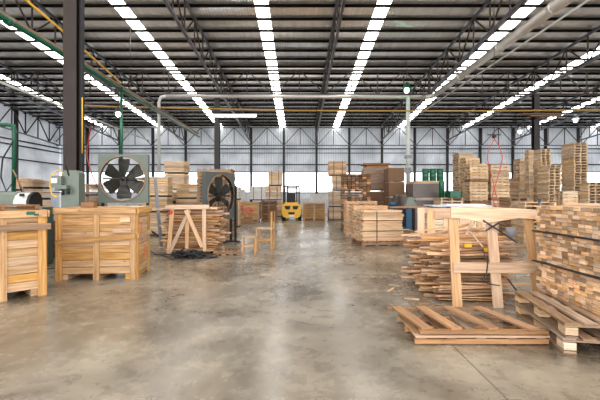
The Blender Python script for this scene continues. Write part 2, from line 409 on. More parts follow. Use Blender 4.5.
# ================================================================== OVERHEAD SERVICES
# big duct: along the building at X 6.6 then across at Y 20 then down
t = thing('air_duct', 'long grey round duct crossing the hall under the roof and dropping to a machine', 'duct')
z0 = 6.36
part('main_run', MB().tube([(6.62, 6.5, z0), (6.62, 11, z0), (6.62, 19.3, z0)], [.165, .155, .115], 16), 'duct', t)
part('elbow', MB().tube([(6.62, 19.3, z0), (6.60, 19.55, z0), (6.5, 19.78, z0), (6.3, 19.85, z0)], .115, 14), 'duct', t)
part('cross_run', MB().tube([(6.3, 19.85, z0), (-.5, 19.85, z0+.03), (-6.6, 19.85, z0+.05)], [.10, .09, .075], 14), 'duct', t)
part('drop_pipe', MB().tube([(5.4, 19.8, z0), (5.4, 19.8, 1.55)], .10, 12), 'pipe', t, 'pale vertical drop')
part('drop_pipe', MB().tube([(-6.6, 19.85, z0+.05), (-6.85, 19.85, z0), (-6.95, 19.85, z0-.25), (-6.95, 19.85, 2.7)], .075, 12), 'pipe', t, 'pale vertical drop with rounded elbow')
for y in (8.2, 10.4, 13.2, 16.4):
    r = .165 + (y-6.5)/(19.3-6.5)*(-.05)
    part('clamp_ring', MB().lathe([(r+.0, -.05), (r+.025, -.045), (r+.025, .045), (r, .05)], (6.62, y, z0), 'Y', 16), 'duct', t)
part('damper_box', MB().box((5.4, 19.8, 3.4), (.3, .26, .16)), 'grey', t); part('junction_box', MB().box((5.4, 19.8, 2.7), (.24, .24, .3)), 'grey', t)
# pale conduit parallel to the duct
solo('pipe', MB().tube([(6.9, 8, 6.15), (6.9, 22.5, 6.15)], .028, 8), 'pipe', 'thin pale conduit running parallel to the big round duct', 'pipe')
solo('pipe', MB().tube([(-11.0, 19.3, 5.85), (-8.6, 19.3, 5.75), (-.2, 19.3, 5.58), (8, 19.3, 5.55), (16.5, 19.3, 5.62), (24, 19.3, 5.65)], .036, 8), 'ochre', 'thin ochre gas pipe crossing the hall below the grey duct', 'pipe')
solo('pipe', MB().tube([(-4.66, 8.6, 2.4), (-4.66, 8.6, 3.6)], .012, 8), 'yellowpipe', 'short yellow pipe beside the rusty column', 'pipe')
# green service pipe with tan tray
gp = thing('service_pipe', 'dark green overhead pipe with a tan tray on top slanting past the rusty column', 'pipe')
X0, Z0 = -6.75, 5.5
part('pipe_run', MB().tube([(X0, 7, Z0+.06), (X0, 16, Z0), (X0, 27, Z0-.05)], .07, 12), 'green', gp)
part('cable_tray', MB().box((X0-.02, 17, Z0+.13), (.12, 20, .06)), 'tan', gp, 'tan tray on the pipe')
for y in (9.3, 12.3, 15.1, 18): part('clamp_ring', MB().lathe([(.07, -.08), (.10, -.07), (.10, .07), (.07, .08)], (X0, y, Z0+.03), 'Y', 12), 'green', gp)
part('drop_pipe', MB().tube([(X0, 15.2, Z0), (X0, 15.2, 2.2)], .055, 10), 'green', gp, 'green vertical drop')
for (x, y) in ((X0, 9.0), (X0, 12), (X0, 16), (X0, 20), (X0, 24)): part('hanger_rod', MB().tube([(X0, y, Z0), (X0, y, zr(y))], .012, 6), 'steel', gp)
solo('pipe', MB().tube([(-7.35, 8.6, 6.95), (-7.35, 12.4, 6.6), (-7.2, 13, 6.4), (-7.15, 16, 6.0)], .032, 8), 'yellowpipe', 'thin yellow pipe slanting beside the dark green overhead pipe', 'pipe')
t = thing('service_pipe', 'green vertical pipe with hanging cables behind the rounded machine hood', 'pipe', (-7.9, 11.1, 0))
part('pipe_run', MB().tube([(-.02, 0, 1.3), (0, 0, 3.3), (-.02, 0, 3.42), (-.2, 0, 3.45), (-2.5, 0, 3.47)], .055, 10), 'green', t)
part('cable', MB().tube([(.05, -.1, 3.0), (-.25, -.1, 2.5), (-.3, -.1, 2.0), (-.15, -.1, 1.6), (.15, -.1, 2.0), (.3, -.1, 1.5)], .02, 6), 'black', t)
part('cable', MB().tube([(.03, -.1, 2.2), (.18, -.1, 1.9), (.4, -.1, 1.45)], .018, 6), 'tan', t, 'tan cable')
part('support_post', MB().tube([(0, 0, 0), (0, 0, 1.3)], .04, 8), 'steel', t)
solo('pipe', MB().tube([(-9.8, 13, 5.2), (-9.8, 26, 5.05)], .04, 8), 'pipe', 'pale green-grey pipe near the side wall bracing', 'pipe')
# lamps
t = thing('tube_light', 'lit white fluorescent tube hanging below the ochre pipe', 'lamp', (-3.05, 19.2, 5.30))
part('housing', MB().box((0, 0, .06), (2.05, .16, .05)), 'white', t)
part('tube', MB().tube([(-.98, 0, 0), (.98, 0, 0)], .05, 10), 'tube', t)
for s in (-.8, .8): part('hanger_rod', MB().tube([(s, 0, .08), (s, 0, .27)], .01, 6), 'steel', t)
def bay(x, y, z, top, label, bulb='bulb', shade='green', s=1.0):
    t = thing('pendant_lamp', label, 'lamp', (x, y, z), 0, 'pendant lamps under the roof')
    part('lamp_shade', MB().lathe([(.05*s, .38*s), (.08*s, .32*s), (.15*s, .2*s), (.22*s, .10*s), (.225*s, .08*s), (.205*s, .10*s), (.13*s, .2*s), (.06*s, .3*s)], seg=20), shade, t)
    part('bulb', MB().lathe([(.0, -.14*s), (.09*s, -.10*s), (.125*s, .0), (.09*s, .09*s), (.05*s, .18*s), (0, .2*s)], seg=14), bulb, t)
    part('hanger_rod', MB().tube([(0, 0, .33*s), (0, 0, top-z)], .012, 6), 'steel', t)
bay(5.15, 19.13, 6.5, zr(19.13), 'glowing green pendant lamp above the corner of the grey duct', 'bulbgreen', 'drum')
bay(-6.6, 14.6, 4.45, 5.5, 'glowing pendant lamp beside the green vertical drop pipe', 'bulb', 'steel', .7)
bay(17.8, 25.75, 6.3, zr(25.75), 'small white pendant lamp over the tallest pallet tower', 'tube', 'white')
bay(16.3, 29.53, 6.15, zr(29.53), 'small white pendant lamp near the column between the pallet towers', 'tube', 'white')
t = thing('cable_tray_shelf', 'brown horizontal board fixed across the column between pallet towers', 'shelf', (11.9, 19.9, 5.52))
part('board', MB().box((.2, 0, 0), (2.1, .3, .05)).box((.35, 0, -.08), (1.5, .2, .06)), 'brown', t)
part('bracket', MB().box((0, .12, -.12), (.1, .1, .22)), 'steel', t)
# hanging air hoses
def hose(pts, label, r=.018, mat='redhose'):
    P = [Vector(p) for p in pts]; out = []
    for i in range(len(P)-1):
        a, b_, c_, d_ = P[max(i-1, 0)], P[i], P[i+1], P[min(i+2, len(P)-1)]
        for j in range(5):
            u = j/5; out.append(.5*((2*b_) + (c_-a)*u + (2*a-5*b_+4*c_-d_)*u*u + (3*b_-a-3*c_+d_)*u**3))
    out.append(P[-1])
    return solo('air_hose', MB().tube(out, r, 7), mat, label, 'hose')
hose([(-4.80, 9.25, 3.1), (-5.0, 9.5, 2.8), (-5.08, 9.6, 2.4), (-4.95, 9.6, 1.95), (-4.75, 9.6, 1.5), (-4.65, 9.6, .8)], 'red air hose hanging behind the crates beside the rusty column', .014)
hose([(6.0, 12.3, 3.25), (6.25, 12.3, 2.7), (6.1, 12.3, 2.0), (5.95, 12.3, 1.4), (6.2, 12.3, .9)], 'thin red air hose hanging in front of the pallet towers', .013)
hose([(6.03, 12.28, 3.28), (5.75, 12.2, 2.7), (5.9, 12.2, 2.0), (6.1, 12.2, 1.2), (6.4, 12.2, .7)], 'second red air hose crossing in front of the pallet towers', .012)
t = thing('hose_reel', 'small black hose reel bracket hanging above the pallet towers', 'hose reel', (6.0, 12.3, 3.3))
part('reel', MB().lathe([(0, -.03), (.06, -.03), (.06, .03), (0, .03)], axis='Y', seg=16).bar((-.2, 0, .05), (.2, 0, .05), .04, .03), 'steel', t)
part('hanger_rod', MB().tube([(0, 0, .05), (0, 0, zr(12.3)-3.3)], .01, 6), 'steel', t)

# ================================================================== PALLETS AND TOWERS
def pallet_mb(W_=1.1, D_=1.1, H=.125, nb=7, stringers=3):
    """stringers along Y, boards across X"""
    q = MB(); b = .018
    for i in range(stringers): q.box((-W_/2+.03+(W_-.06)*i/(stringers-1), 0, H/2), (.055, D_, H-2*b))
    for i in range(nb): q.box((0, -D_/2+.05+(D_-.1)*i/(nb-1), H-b/2), (W_, .105, b))
    for i in range(4): q.box((0, -D_/2+.05+(D_-.1)*i/3, b/2), (W_, .10, b))
    return q
def tower(pl, pr, Y, top_y, D_, where, look='pale', mat='pallet', front_open=True, yaw=0, lean=0, jit=.015, shade_gaps=(), nb=6):
    """stack of pallets on the floor: its near face stands at distance Y between picture columns pl and pr"""
    W_ = (pr-pl)*Y/400; X = ((pl+pr)/2-299)*Y/400; H = 1.5 + (195-top_y)*Y/400; n_ = max(2, int(round(H/.127)))
    mk = lambda m_: (pallet_mb(W_, D_, nb=nb).box((0, 0, .0625), (W_-.01, .02, .088)) if front_open else pallet_mb(D_, W_, nb=nb).box((0, 0, .0625), (D_-.01, .02, .088))).mesh('pallet', m_)  # added middle board blocks light through the openings, so they look dark
    ms = [mk(mat) for _ in range(3)]; dk = mk('brown')  # brown pallets stand in for the shade in gaps between stacked units
    sz = {int((1.5 + (195-q)*Y/400)/.127) for q in shade_gaps}
    for k in range(n_):
        o = link('pallet', dk if k in sz else ms[rnd.randrange(3)])
        o.location = (X + lean*k*.127 + rnd.uniform(-jit, jit), Y + D_/2 + rnd.uniform(-jit, jit), k*.127)
        o.rotation_euler = (0, 0, R(yaw + (0 if front_open else 90)) + rnd.uniform(-.02, .02) + (math.pi if rnd.random() < .5 else 0))
        i = n_-k
        tag(o, f'{look} wooden pallet, {"topmost" if i == 1 else nth(i)+" from the top"} of the {where}', 'pallet', f'pallets of the {where}')
tower(459, 473, 19.5, 153.5, .8, 'tower highest behind the green drums', front_open=False)
tower(466, 480, 18.0, 157.5, .7, 'tower second behind the green drums', front_open=False)
tower(470, 488, 16.4, 162.5, .6, 'tower facing the lane beside green drums', front_open=False, shade_gaps=(182, 201))
tower(491, 509.5, 17, 166, .55, 'tower crossed by the red hoses', front_open=False, shade_gaps=(199,))
tower(507, 519, 18.8, 178, .6, 'low tower between hoses and slim tower', front_open=False, mat='weather')
tower(520, 528, 19.7, 158.5, .6, 'slim tower just before the column', front_open=False)
tower(529, 533.5, 18.2, 149.5, .35, 'narrowest tower touching the column', front_open=False)
tower(541, 551, 19.0, 150, .6, 'tower rising just past the column')
tower(547, 560, 17.2, 163.5, .72, 'leaning tower in front of the column', lean=.015, jit=.035, yaw=4)
tower(574, 587.5, 18.6, 141.5, .9, 'tallest tower of all')
tower(588.5, 603, 16.6, 182, .5, 'low tower past the tallest one')
tower(563, 578, 15.3, 190, .5, 'short tower before the tallest one', front_open=False)
tower(510, 529, 14.4, 197.5, .8, 'low dark tower below the hoses', 'weathered', 'weather')
tower(441, 463, 14.6, 199, .8, 'low tower under the green crate')
tower(524, 556, 12.8, 204, .8, 'low front tower behind strapped boards')
tower(354, 388, 13.3, 205, .8, 'pale pile just behind strapped pack', 'fresh', 'sawn', front_open=False)
tower(346, 377, 15.0, 202, .8, 'pale pile below the dark timbers', 'fresh', 'sawn', front_open=False)
tower(197, 231, 14.0, 169.5, .9, 'brown stack behind the round-guard fan', 'brown', 'weather', front_open=False)
# pale stacked frames in the aisle

# ================================================================== FOREGROUND RIGHT
# two big pallets under the board stack
def big_pallet(loc, rz, label, group, W_=1.3, D_=1.15, H=.145, mat='weather'):
    t = thing('pallet', label, 'pallet', loc, rz, group); b = .022
    for i in range(3): part('stringer', MB().box((0, -D_/2+.045+(D_-.09)*i/2, H/2), (W_, .08, H-2*b)), mat, t)
    q = MB()
    for i in range(7): q.box((-W_/2+.07+(W_-.14)*i/6, 0, H-b/2), (.115 if i % 2 else .13, D_, b), tone=rnd.random())
    part('deck', q, mat, t)
    q = MB()
    for i in range(4): q.box((-W_/2+.07+(W_-.14)*i/3, 0, b/2), (.11, D_, b))
    part('bottom_deck', q, mat, t)
    return t
def block_pallet(loc, rz, label, group, W_=1.3, D_=1.15, H=.145, mat='weather'):
    t = thing('pallet', label, 'pallet', loc, rz, group); b = .02
    for i in range(3):
        for j in range(3):
            bx, by = -W_/2+.075+(W_-.15)*i/2, -D_/2+.06+(D_-.12)*j/2
            part('block', MB().box((bx, by, H/2-.008), (.15, .11, H-3*b-.016)), 'pallet', t, 'pale corner block' if i == 0 and j == 2 else None)
        part('cross_board', MB().box((-W_/2+.075+(W_-.15)*i/2, 0, H-b*1.5), (.12, D_, b)), mat, t)
    q = MB()
    for i in range(7): q.box((0, -D_/2+.055+(D_-.11)*i/6, H-b/2), (W_, .115, b))
    part('deck', q, mat, t)
    q = MB()
    for j in range(3): q.box((0, -D_/2+.06+(D_-.12)*j/2, b/2), (W_, .11, b))
    part('bottom_deck', q, mat, t)
    return t
rz = R(90-10.5)
for k in range(2):
    block_pallet((3.19, 4.33, k*.1455), rz + (R(1) if k else 0), ['lower', 'upper'][k]+' weathered pallet beneath the tall strapped stack of short boards', 'two pallets under the strapped boards')
# board stack, ends facing the aisle
bz = .293; bt = .045; bw = .098; NL = 23
bms = [MB().box((0, 0, 0), (L, bw-.003, bt-.003), tone=rnd.random()).mesh('lumber_board', 'board') for L in (1.0, 1.0, .99, .98, 1.01, .97)]
strapz = {7: 1, 15: 1}
ca, sa = math.cos(R(0)), 0
for lay in range(NL):
    z = bz + lay*bt + bt/2 + (.02 if lay > 7 else 0) + (.02 if lay > 15 else 0)
    shift = rnd.uniform(-.02, .02)
    for c_ in range(13):
        o = link('lumber_board', rnd.choice(bms), None, (3.02+.5+rnd.uniform(-.012, .012), 3.87+c_*bw+shift, z))
        tag(o, f'short sawn board in the {"top" if lay == NL-1 else nth(NL-lay)} layer of the tall strapped board stack', 'board', 'short boards in the tall strapped stack')
for i, lay in enumerate((7, 15)):
    z = bz + (lay+1)*bt + .01 + i*.02
    q = MB().box((3.5, 4.46, z), (1.02, 1.36, .014)); 
    solo('strap', q, 'strap', ['lower', 'upper'][i]+' black strap band between layers of the tall board stack', 'strap', group='black straps of the tall board stack')
z = bz + NL*bt + .042
solo('lumber_board', MB().box((3.5, 4.45, z+.012), (.20, 1.34, .022)), 'sawn', 'long pale plank lying on top of the tall strapped board stack', 'board')
# blue tag at the far corner
solo('marker_clip', MB().box((3.06, 5.09, 1.40), (.02, .02, .09)).box((3.06, 5.09, 1.44), (.035, .02, .02)), 'blue', 'small blue clip at the far corner of the tall board stack', 'clip')

# leaning crate panel
def panel(name, label, loc, rz, tilt, posts, rails, mats='sawn', parent_parts=('upright', 'rail')):
    t = thing(name, label, 'panel', loc, 0); t.rotation_euler = (R(tilt), 0, rz)
    for (x0, z0_, x1, z1_, w) in posts: part('upright', MB().bar((x0, 0, z0_), (x1, 0, z1_), .03, w, up=(0,1,0)) if False else MB().bar((x0, 0, z0_), (x1, 0, z1_), w, .03, up=(0,1,0)), mats, t)
    for (x0, x1, z_, w, y_) in rails: part('rail', MB().bar((x0, y_, z_), (x1, y_, z_), .026, w), mats, t)
    return t
t = panel('crate_panel', 'large pale open timber panel leaning on the scrap wood pile', (2.05, 5.33, 0), R(-1), -5,
      [(.06, 0, .04, 1.19, .125), (.60, 0, .55, 1.19, .13), (1.13, .1, 1.05, 1.19, .12)], [(.01, 1.17, .53, .135, -.03)])
# live-edge top rail
poly = [(-.0, 1.19), (.0, 1.335), (.2, 1.35), (.5, 1.34), (.8, 1.325), (1.18, 1.30), (1.2, 1.17), (.9, 1.19), (.7, 1.16), (.45, 1.12), (.2, 1.18)]
part('top_rail', MB().prism([(x, z) for x, z in poly], -.045, -.018, Matrix(((1,0,0,0),(0,0,1,0),(0,1,0,0),(0,0,0,1)))), 'sawn', t, 'wavy-edged top rail')
q = MB().bar((.42, -.05, 1.16), (.66, -.05, 1.0), .006, .022).bar((.45, -.05, 1.02), (.64, -.05, 1.13), .006, .022).bar((.62, -.05, 1.03), (.86, -.05, .86), .006, .018)
part('strap', q, 'strap', t, 'black strap knotted on the panel')
q = MB().tube([(.40, -.055, .78), (.46, -.055, .60), (.44, -.055, .45), (.38, -.055, .37), (.46, -.055, .32), (.6, -.06, .3)], .008, 6)
part('cord', q, 'strap', t, 'black cord hanging in the panel')
solo('strap', MB().bar((2.74, 5.26, .40), (3.02, 5.22, .02), .006, .02), 'strap', 'loose black strap slanting to the floor beside the leaning panel', 'strap')
# second panel behind
panel('crate_panel', 'pale timber panel with close uprights standing behind the scrap wood pile', (2.2, 7.42, 0), 0, 0,
      [(.06, 0, .06, 1.26, .12), (.24, 0, .25, 1.22, .14), (.54, 0, .53, 1.1, .11), (.88, 0, .88, 1.1, .2), (1.15, 0, 1.15, 1.1, .1)], [(.0, 1.15, 1.21, .10, .03), (.3, 1.15, 1.15, .15, -.03), (.0, 1.2, .35, .09, .03)])
# scrap pile
sx0, sy0 = 1.92, 5.62
nl = 26; cnt = 0
sms = []
for _ in range(10):
    L = rnd.uniform(.85, 1.3); w = rnd.uniform(.025, .075); h = rnd.uniform(.014, .026); q = MB()
    bend = rnd.uniform(-.02, .02)
    q.bar((-L/2, 0, 0), (0, bend, 0), w, h, tone=.3).bar((0, bend, 0), (L/2, 0, 0), w*.9, h, tone=.3)
    sms.append((q.mesh('scrap_stick', 'scrap'), L))
for lay in range(nl):
    z = .03 + lay*.0325; ny = 9
    for j in range(ny):
        if lay > nl-5 and rnd.random() < .25: continue
        me, L = rnd.choice(sms); frac = j/(ny-1)
        y = sy0 + frac*1.45 + rnd.uniform(-.03, .03); xc = sx0 + .62 + rnd.uniform(-.16, .12)
        if lay > nl-9: xc += rnd.uniform(-.16, .05)
        o = link('scrap_stick', me, None, (xc, y, z + rnd.uniform(-.006, .006)))
        big = .28 if lay > nl-5 else .11
        o.rotation_euler = (rnd.uniform(-.4, .4), rnd.uniform(-.03, .03) if lay else 0, rnd.uniform(-big, big))
        lev = 'loose top' if lay > nl-5 else ('upper' if lay > 15 else ('middle' if lay > 7 else 'bottom'))
        tag(o, f'thin rough offcut in the {nth(nl-lay)} layer down of the big scrap pile', 'wood offcut', 'offcuts in the scrap wood pile')
# loose longer sticks on top
tops = [((1.75, 5.75, .93), (2.9, 6.1, 1.0)), ((1.62, 5.9, .90), (2.6, 5.75, .98)), ((2.0, 5.7, .96), (2.75, 6.3, 1.06)), ((2.35, 5.6, .93), (2.7, 6.2, 1.12)), ((2.45, 5.7, 1.0), (3.1, 5.95, .94)), ((1.8, 6.2, .93), (2.8, 6.6, 1.03)), ((2.6, 5.58, .72), (2.40, 5.6, .98))]
tl = ['slanting to the back', 'jutting out toward the aisle', 'tilted over the middle', 'standing up steeply', 'pointing at the board stack', 'lying far back', 'leaning down the front']
for (a, b_), s_ in zip(tops, tl):
    solo('scrap_stick', MB().bar(a, b_, .05, .02), 'sawn', f'long pale offcut on top of the scrap pile, {s_}', 'wood offcut')
for (p, s_) in (((2.34, 5.56, .80), 'left of the middle upright'), ((2.62, 5.56, .74), 'behind the middle upright')):
    solo('wood_block', MB().box(p, (.10, .05, .05)), 'yellowpipe', f'small yellow painted block in the scrap pile, {"larger one" if p[0]<2.5 else "smaller one by the middle upright"}', 'block')
# chips on the floor
for i, (x, y, a) in enumerate([(1.55, 6.0, .4), (1.62, 5.75, -.3), (1.45, 6.3, 1.0), (1.72, 5.5, .1), (1.58, 6.6, -.7), (1.78, 5.35, .8)]):
    q = MB().box((0, 0, .008), (.16+.05*(i % 3), .03, .014))
    solo('wood_chip', q, 'scrap', 'thin wood splinter lying on the floor beside the scrap pile', 'wood chip', (x, y, 0), a, 'splinters beside the scrap pile')
# grey can on pile
q = MB().lathe([(0, 0), (.07, 0), (.07, .13), (0, .13)], seg=16)
solo('tin', q, 'grey', 'grey tin at the board stack end of the scrap pile top', 'tin', (3.0, 5.66, .91))

# flat pallet with skewed top frame
t = thing('pallet', 'weathered pallet lying flat on the floor in front of the leaning panel', 'pallet', (1.83, 4.38, 0), 0, 'floor pallets')
q = MB()
for i in range(5): q.box((-.60+.3*i, 0, .068), (.10, .74, .018))
part('deck', q, 'weather', t)
for y in (-.36, 0, .34): part('stringer', MB().box((0, y, .034), (1.34, .04, .05)), 'rust', t)
part('rail', MB().box((0, -.35, .086), (1.34, .09, .018)), 'rust', t)
t = thing('frame', 'skewed slatted frame lying on top of the flat floor pallet', 'frame', (1.72, 4.4, .099), R(-1))
part('rail', MB().box((-.03, .44, .022), (1.26, .075, .03)), 'brown', t)
part('rail', MB().box((.14, -.36, .022), (1.28, .07, .03)), 'rust', t)
for (xa, xb) in ((-.55, -.42), (-.26, -.12), (.06, .25), (.42, .66)): part('slat', MB().bar((xa, .44, .048), (xb, -.36, .048), .115, .018), 'rust', t)

# ================================================================== LEFT CRATES
def wood_crate(label, loc, rz, W_, D_, H, braces=3, belt=True, group='big timber crates', mat='crate', green=False):
    """front is local -Y; origin at base centre"""
    t = thing('wooden_crate', label, 'crate', loc, rz, group)
    z0_ = .11; n_ = 9; bh = (H-z0_-.05)/n_
    for nm, c, d, ax in (('front_wall', (0, -D_/2+.012), W_, 0), ('back_wall', (0, D_/2-.012), W_, 0), ('side_wall', (-W_/2+.012, 0), D_, 1), ('side_wall', (W_/2-.012, 0), D_, 1)):
        q = MB()
        for i in range(n_):
            z = z0_ + bh*(i+.5); hh = bh - rnd.uniform(.003, .012)
            s = (d-.05 if ax else d, .02, hh) if ax == 0 else (.02, d-.05, hh)
            q.box((c[0], c[1], z), s, rot=None)
        part(nm, q, mat, t)
    # uprights outside
    def up(x, y, sx, sy, zb=.0): part('upright', MB().box((x, y, (H+zb)/2), (sx, sy, H-zb)), mat, t)
    xs_ = [-W_/2+.05, W_/2-.05] + ([0] if braces == 3 else [])
    for x in xs_: up(x, -D_/2-.012, .10, .024)
    for y in (-D_/2+.06, D_/2-.06): up(W_/2+.012, y, .024, .10); up(-W_/2-.012, y, .024, .10)
    part('rail', MB().box((0, -D_/2-.037, H-.045), (W_+.02, .024, .10)), mat, t)
    part('rail', MB().box((W_/2+.037, 0, H-.045), (.024, D_+.04, .10)), mat, t)
    part('rail', MB().box((-W_/2-.037, 0, H-.045), (.024, D_+.04, .10)), mat, t)
    part('rail', MB().box((0, D_/2+.03, H-.045), (W_+.02, .024, .10)), mat, t)
    if belt:
        part('rail', MB().bar((-W_/2-.0, -D_/2-.037, H*.53), (W_/2, -D_/2-.037, H*.61), .024, .085), mat, t)
        part('rail', MB().box((W_/2+.037, 0, H*.61), (.024, D_, .085)), mat, t)
    for x in (-W_/2+.12, 0, W_/2-.12): part('foot', MB().box((x, 0, .055), (.13 if x else .1, D_-.04, .10)), mat, t)
    part('lid', MB().box((0, 0, H-.012), (W_-.06, D_-.06, .02)), mat, t)
    return t
c2 = wood_crate('big square timber crate with a tan block on its lid beside the fan', (-3.61, 7.47, 0), R(6), 1.34, .86, 1.27)
part('patch_board', MB().box((.50, -.482, 1.07), (.17, .02, .085)), 'sawn', c2, 'pale patch board')
part('patch_board', MB().box((.46, -.506, .88), (.32, .02, .08)), 'rust', c2, 'brown patch board')
part('paint_mark', MB().box((.722, -.30, .9), (.004, .04, .22)).box((.722, -.1, .45), (.004, .03, .2)), 'red', c2, 'red paint strokes on the side')
A = Vector((-3.80, 6.02)); dx = Vector((-.69, -.724)); dn = Vector((-.724, .69))
cc = A + dx*.54 + dn*.5
c1_ = wood_crate('big timber crate turned at an angle with green paint on its rail', (cc.x, cc.y, 0), math.atan2(-dx.y, -dx.x), 1.06, .98, 1.27, belt=False)
part('paint_mark', MB().box((.33, -.541, 1.235), (.11, .003, .05)).box((.40, -.541, 1.21), (.06, .003, .03)), 'drum', c1_, 'green paint smear')
part('rail', MB().box((.02, -.525, 1.03), (1.14, .02, .09)), 'rust', c1_, 'brown belt board')
# loose slatted trays on crate tops
q = MB()
for i in range(4): q.box((0, -.3+.2*i, .065), (1.0, .09, .018))
for x in (-.45, 0, .45): q.box((x, 0, .03), (.05, .72, .05))
solo('slatted_tray', q, 'brown', 'brown slatted tray lying on the angled crate', 'tray', (cc.x-.1, cc.y+.1, 1.275), math.atan2(-dx.y, -dx.x)+.15)
solo('wood_block', MB().box((0, 0, .05), (.22, .14, .10)), 'brown', 'dark tan block resting on the lid of the square crate', 'block', (-3.78, 7.2, 1.272), .1)
q = MB()
for i in range(3): q.box((0, -.06+.07*i, .012), (.7, .05, .022))
solo('slatted_tray', q, 'pallet', 'low slatted board lying on the square crate below the fan', 'tray', (-3.25, 7.6, 1.272), 0)

# machine in front of the column
t = thing('drilling_machine', 'grey-green drilling machine standing between the big crates', 'machine', (-4.83, 8.35, 0))
part('pedestal', MB().box((.10, .0, .6), (.4, .35, 1.2)), 'mach', t)
part('body', MB().prism([(-.06, 1.2), (.30, 1.2), (.30, 1.95), (.24, 2.01), (0, 2.01), (-.06, 1.93)], -.12, .12, Matrix(((1,0,0,0),(0,0,1,0),(0,1,0,0),(0,0,0,1)))), 'mach', t)
part('head', MB().box((-.10, -.13, 1.77), (.20, .2, .24)).box((-.10, -.13, 1.62), (.10, .14, .08)).box((.0, -.2, 1.66), (.24, .1, .08)), 'mach', t)
part('control_box', MB().box((-.12, -.25, 1.79), (.12, .04, .10)), 'machlight', t, 'paler control box')
part('spindle', MB().tube([(.02, -.2, 1.65), (.02, -.2, 1.5)], .03, 8).tube([(.14, -.2, 1.63), (.14, -.2, 1.52)], .025, 8), 'steel', t)
part('hose', MB().tube([(.0, -.1, 1.95), (-.12, -.15, 2.0), (-.22, -.18, 1.9), (-.26, -.18, 1.7), (-.22, -.18, 1.52), (-.14, -.18, 1.46), (-.08, -.18, 1.5)], .014, 8), 'yellowpipe', t, 'yellow looped hose')
part('cable', MB().tube([(.1, -.13, 1.9), (.02, -.16, 2.2), (.05, -.13, 2.6)], .012, 6), 'black', t)
# hooded motor machine at the side
t = thing('planer_machine', 'rounded grey machine hood with pale cover behind the angled crate', 'machine', (-6.05, 8.5, 0))
part('stand', MB().box((.0, .1, .62), (1.3, .4, 1.24)), 'mach', t)
hp = [(-.22, 0), (-.22, .12), (-.16, .24), (-.04, .31), (.08, .31), (.18, .24), (.22, .12), (.22, 0)]
mt = Matrix(((0,0,1,0),(1,0,0,0),(0,1,0,1.26),(0,0,0,1)))
part('hood', MB().prism(hp, -.75, .12, mt), 'mach', t)
part('cover', MB().prism([(x*.96, z*.94) for x, z in hp], .12, .40, mt), 'machlight', t, 'pale rounded cover')
part('end_band', MB().prism([(x*1.0, z*.98) for x, z in hp], .40, .46, mt).box((.3, -.2, 1.5), (.08, .04, .06)), 'black', t, 'black end band')
solo('wooden_crate', MB().box((0, 0, .45), (.9, .8, .9)).box((0, -.41, .1), (.9, .02, .06)).box((0, -.41, .5), (.9, .02, .06)), 'weather', 'low plain crate between machine hood and drilling machine', 'crate', (-5.4, 9.9, 0), .1)
solo('bucket', MB().lathe([(0, 0), (.12, 0), (.15, .3), (.13, .3), (.11, .02)], seg=16), 'blue', 'blue bucket standing on the low plain crate by the drilling machine', 'bucket', (-5.6, 9.8, .9))

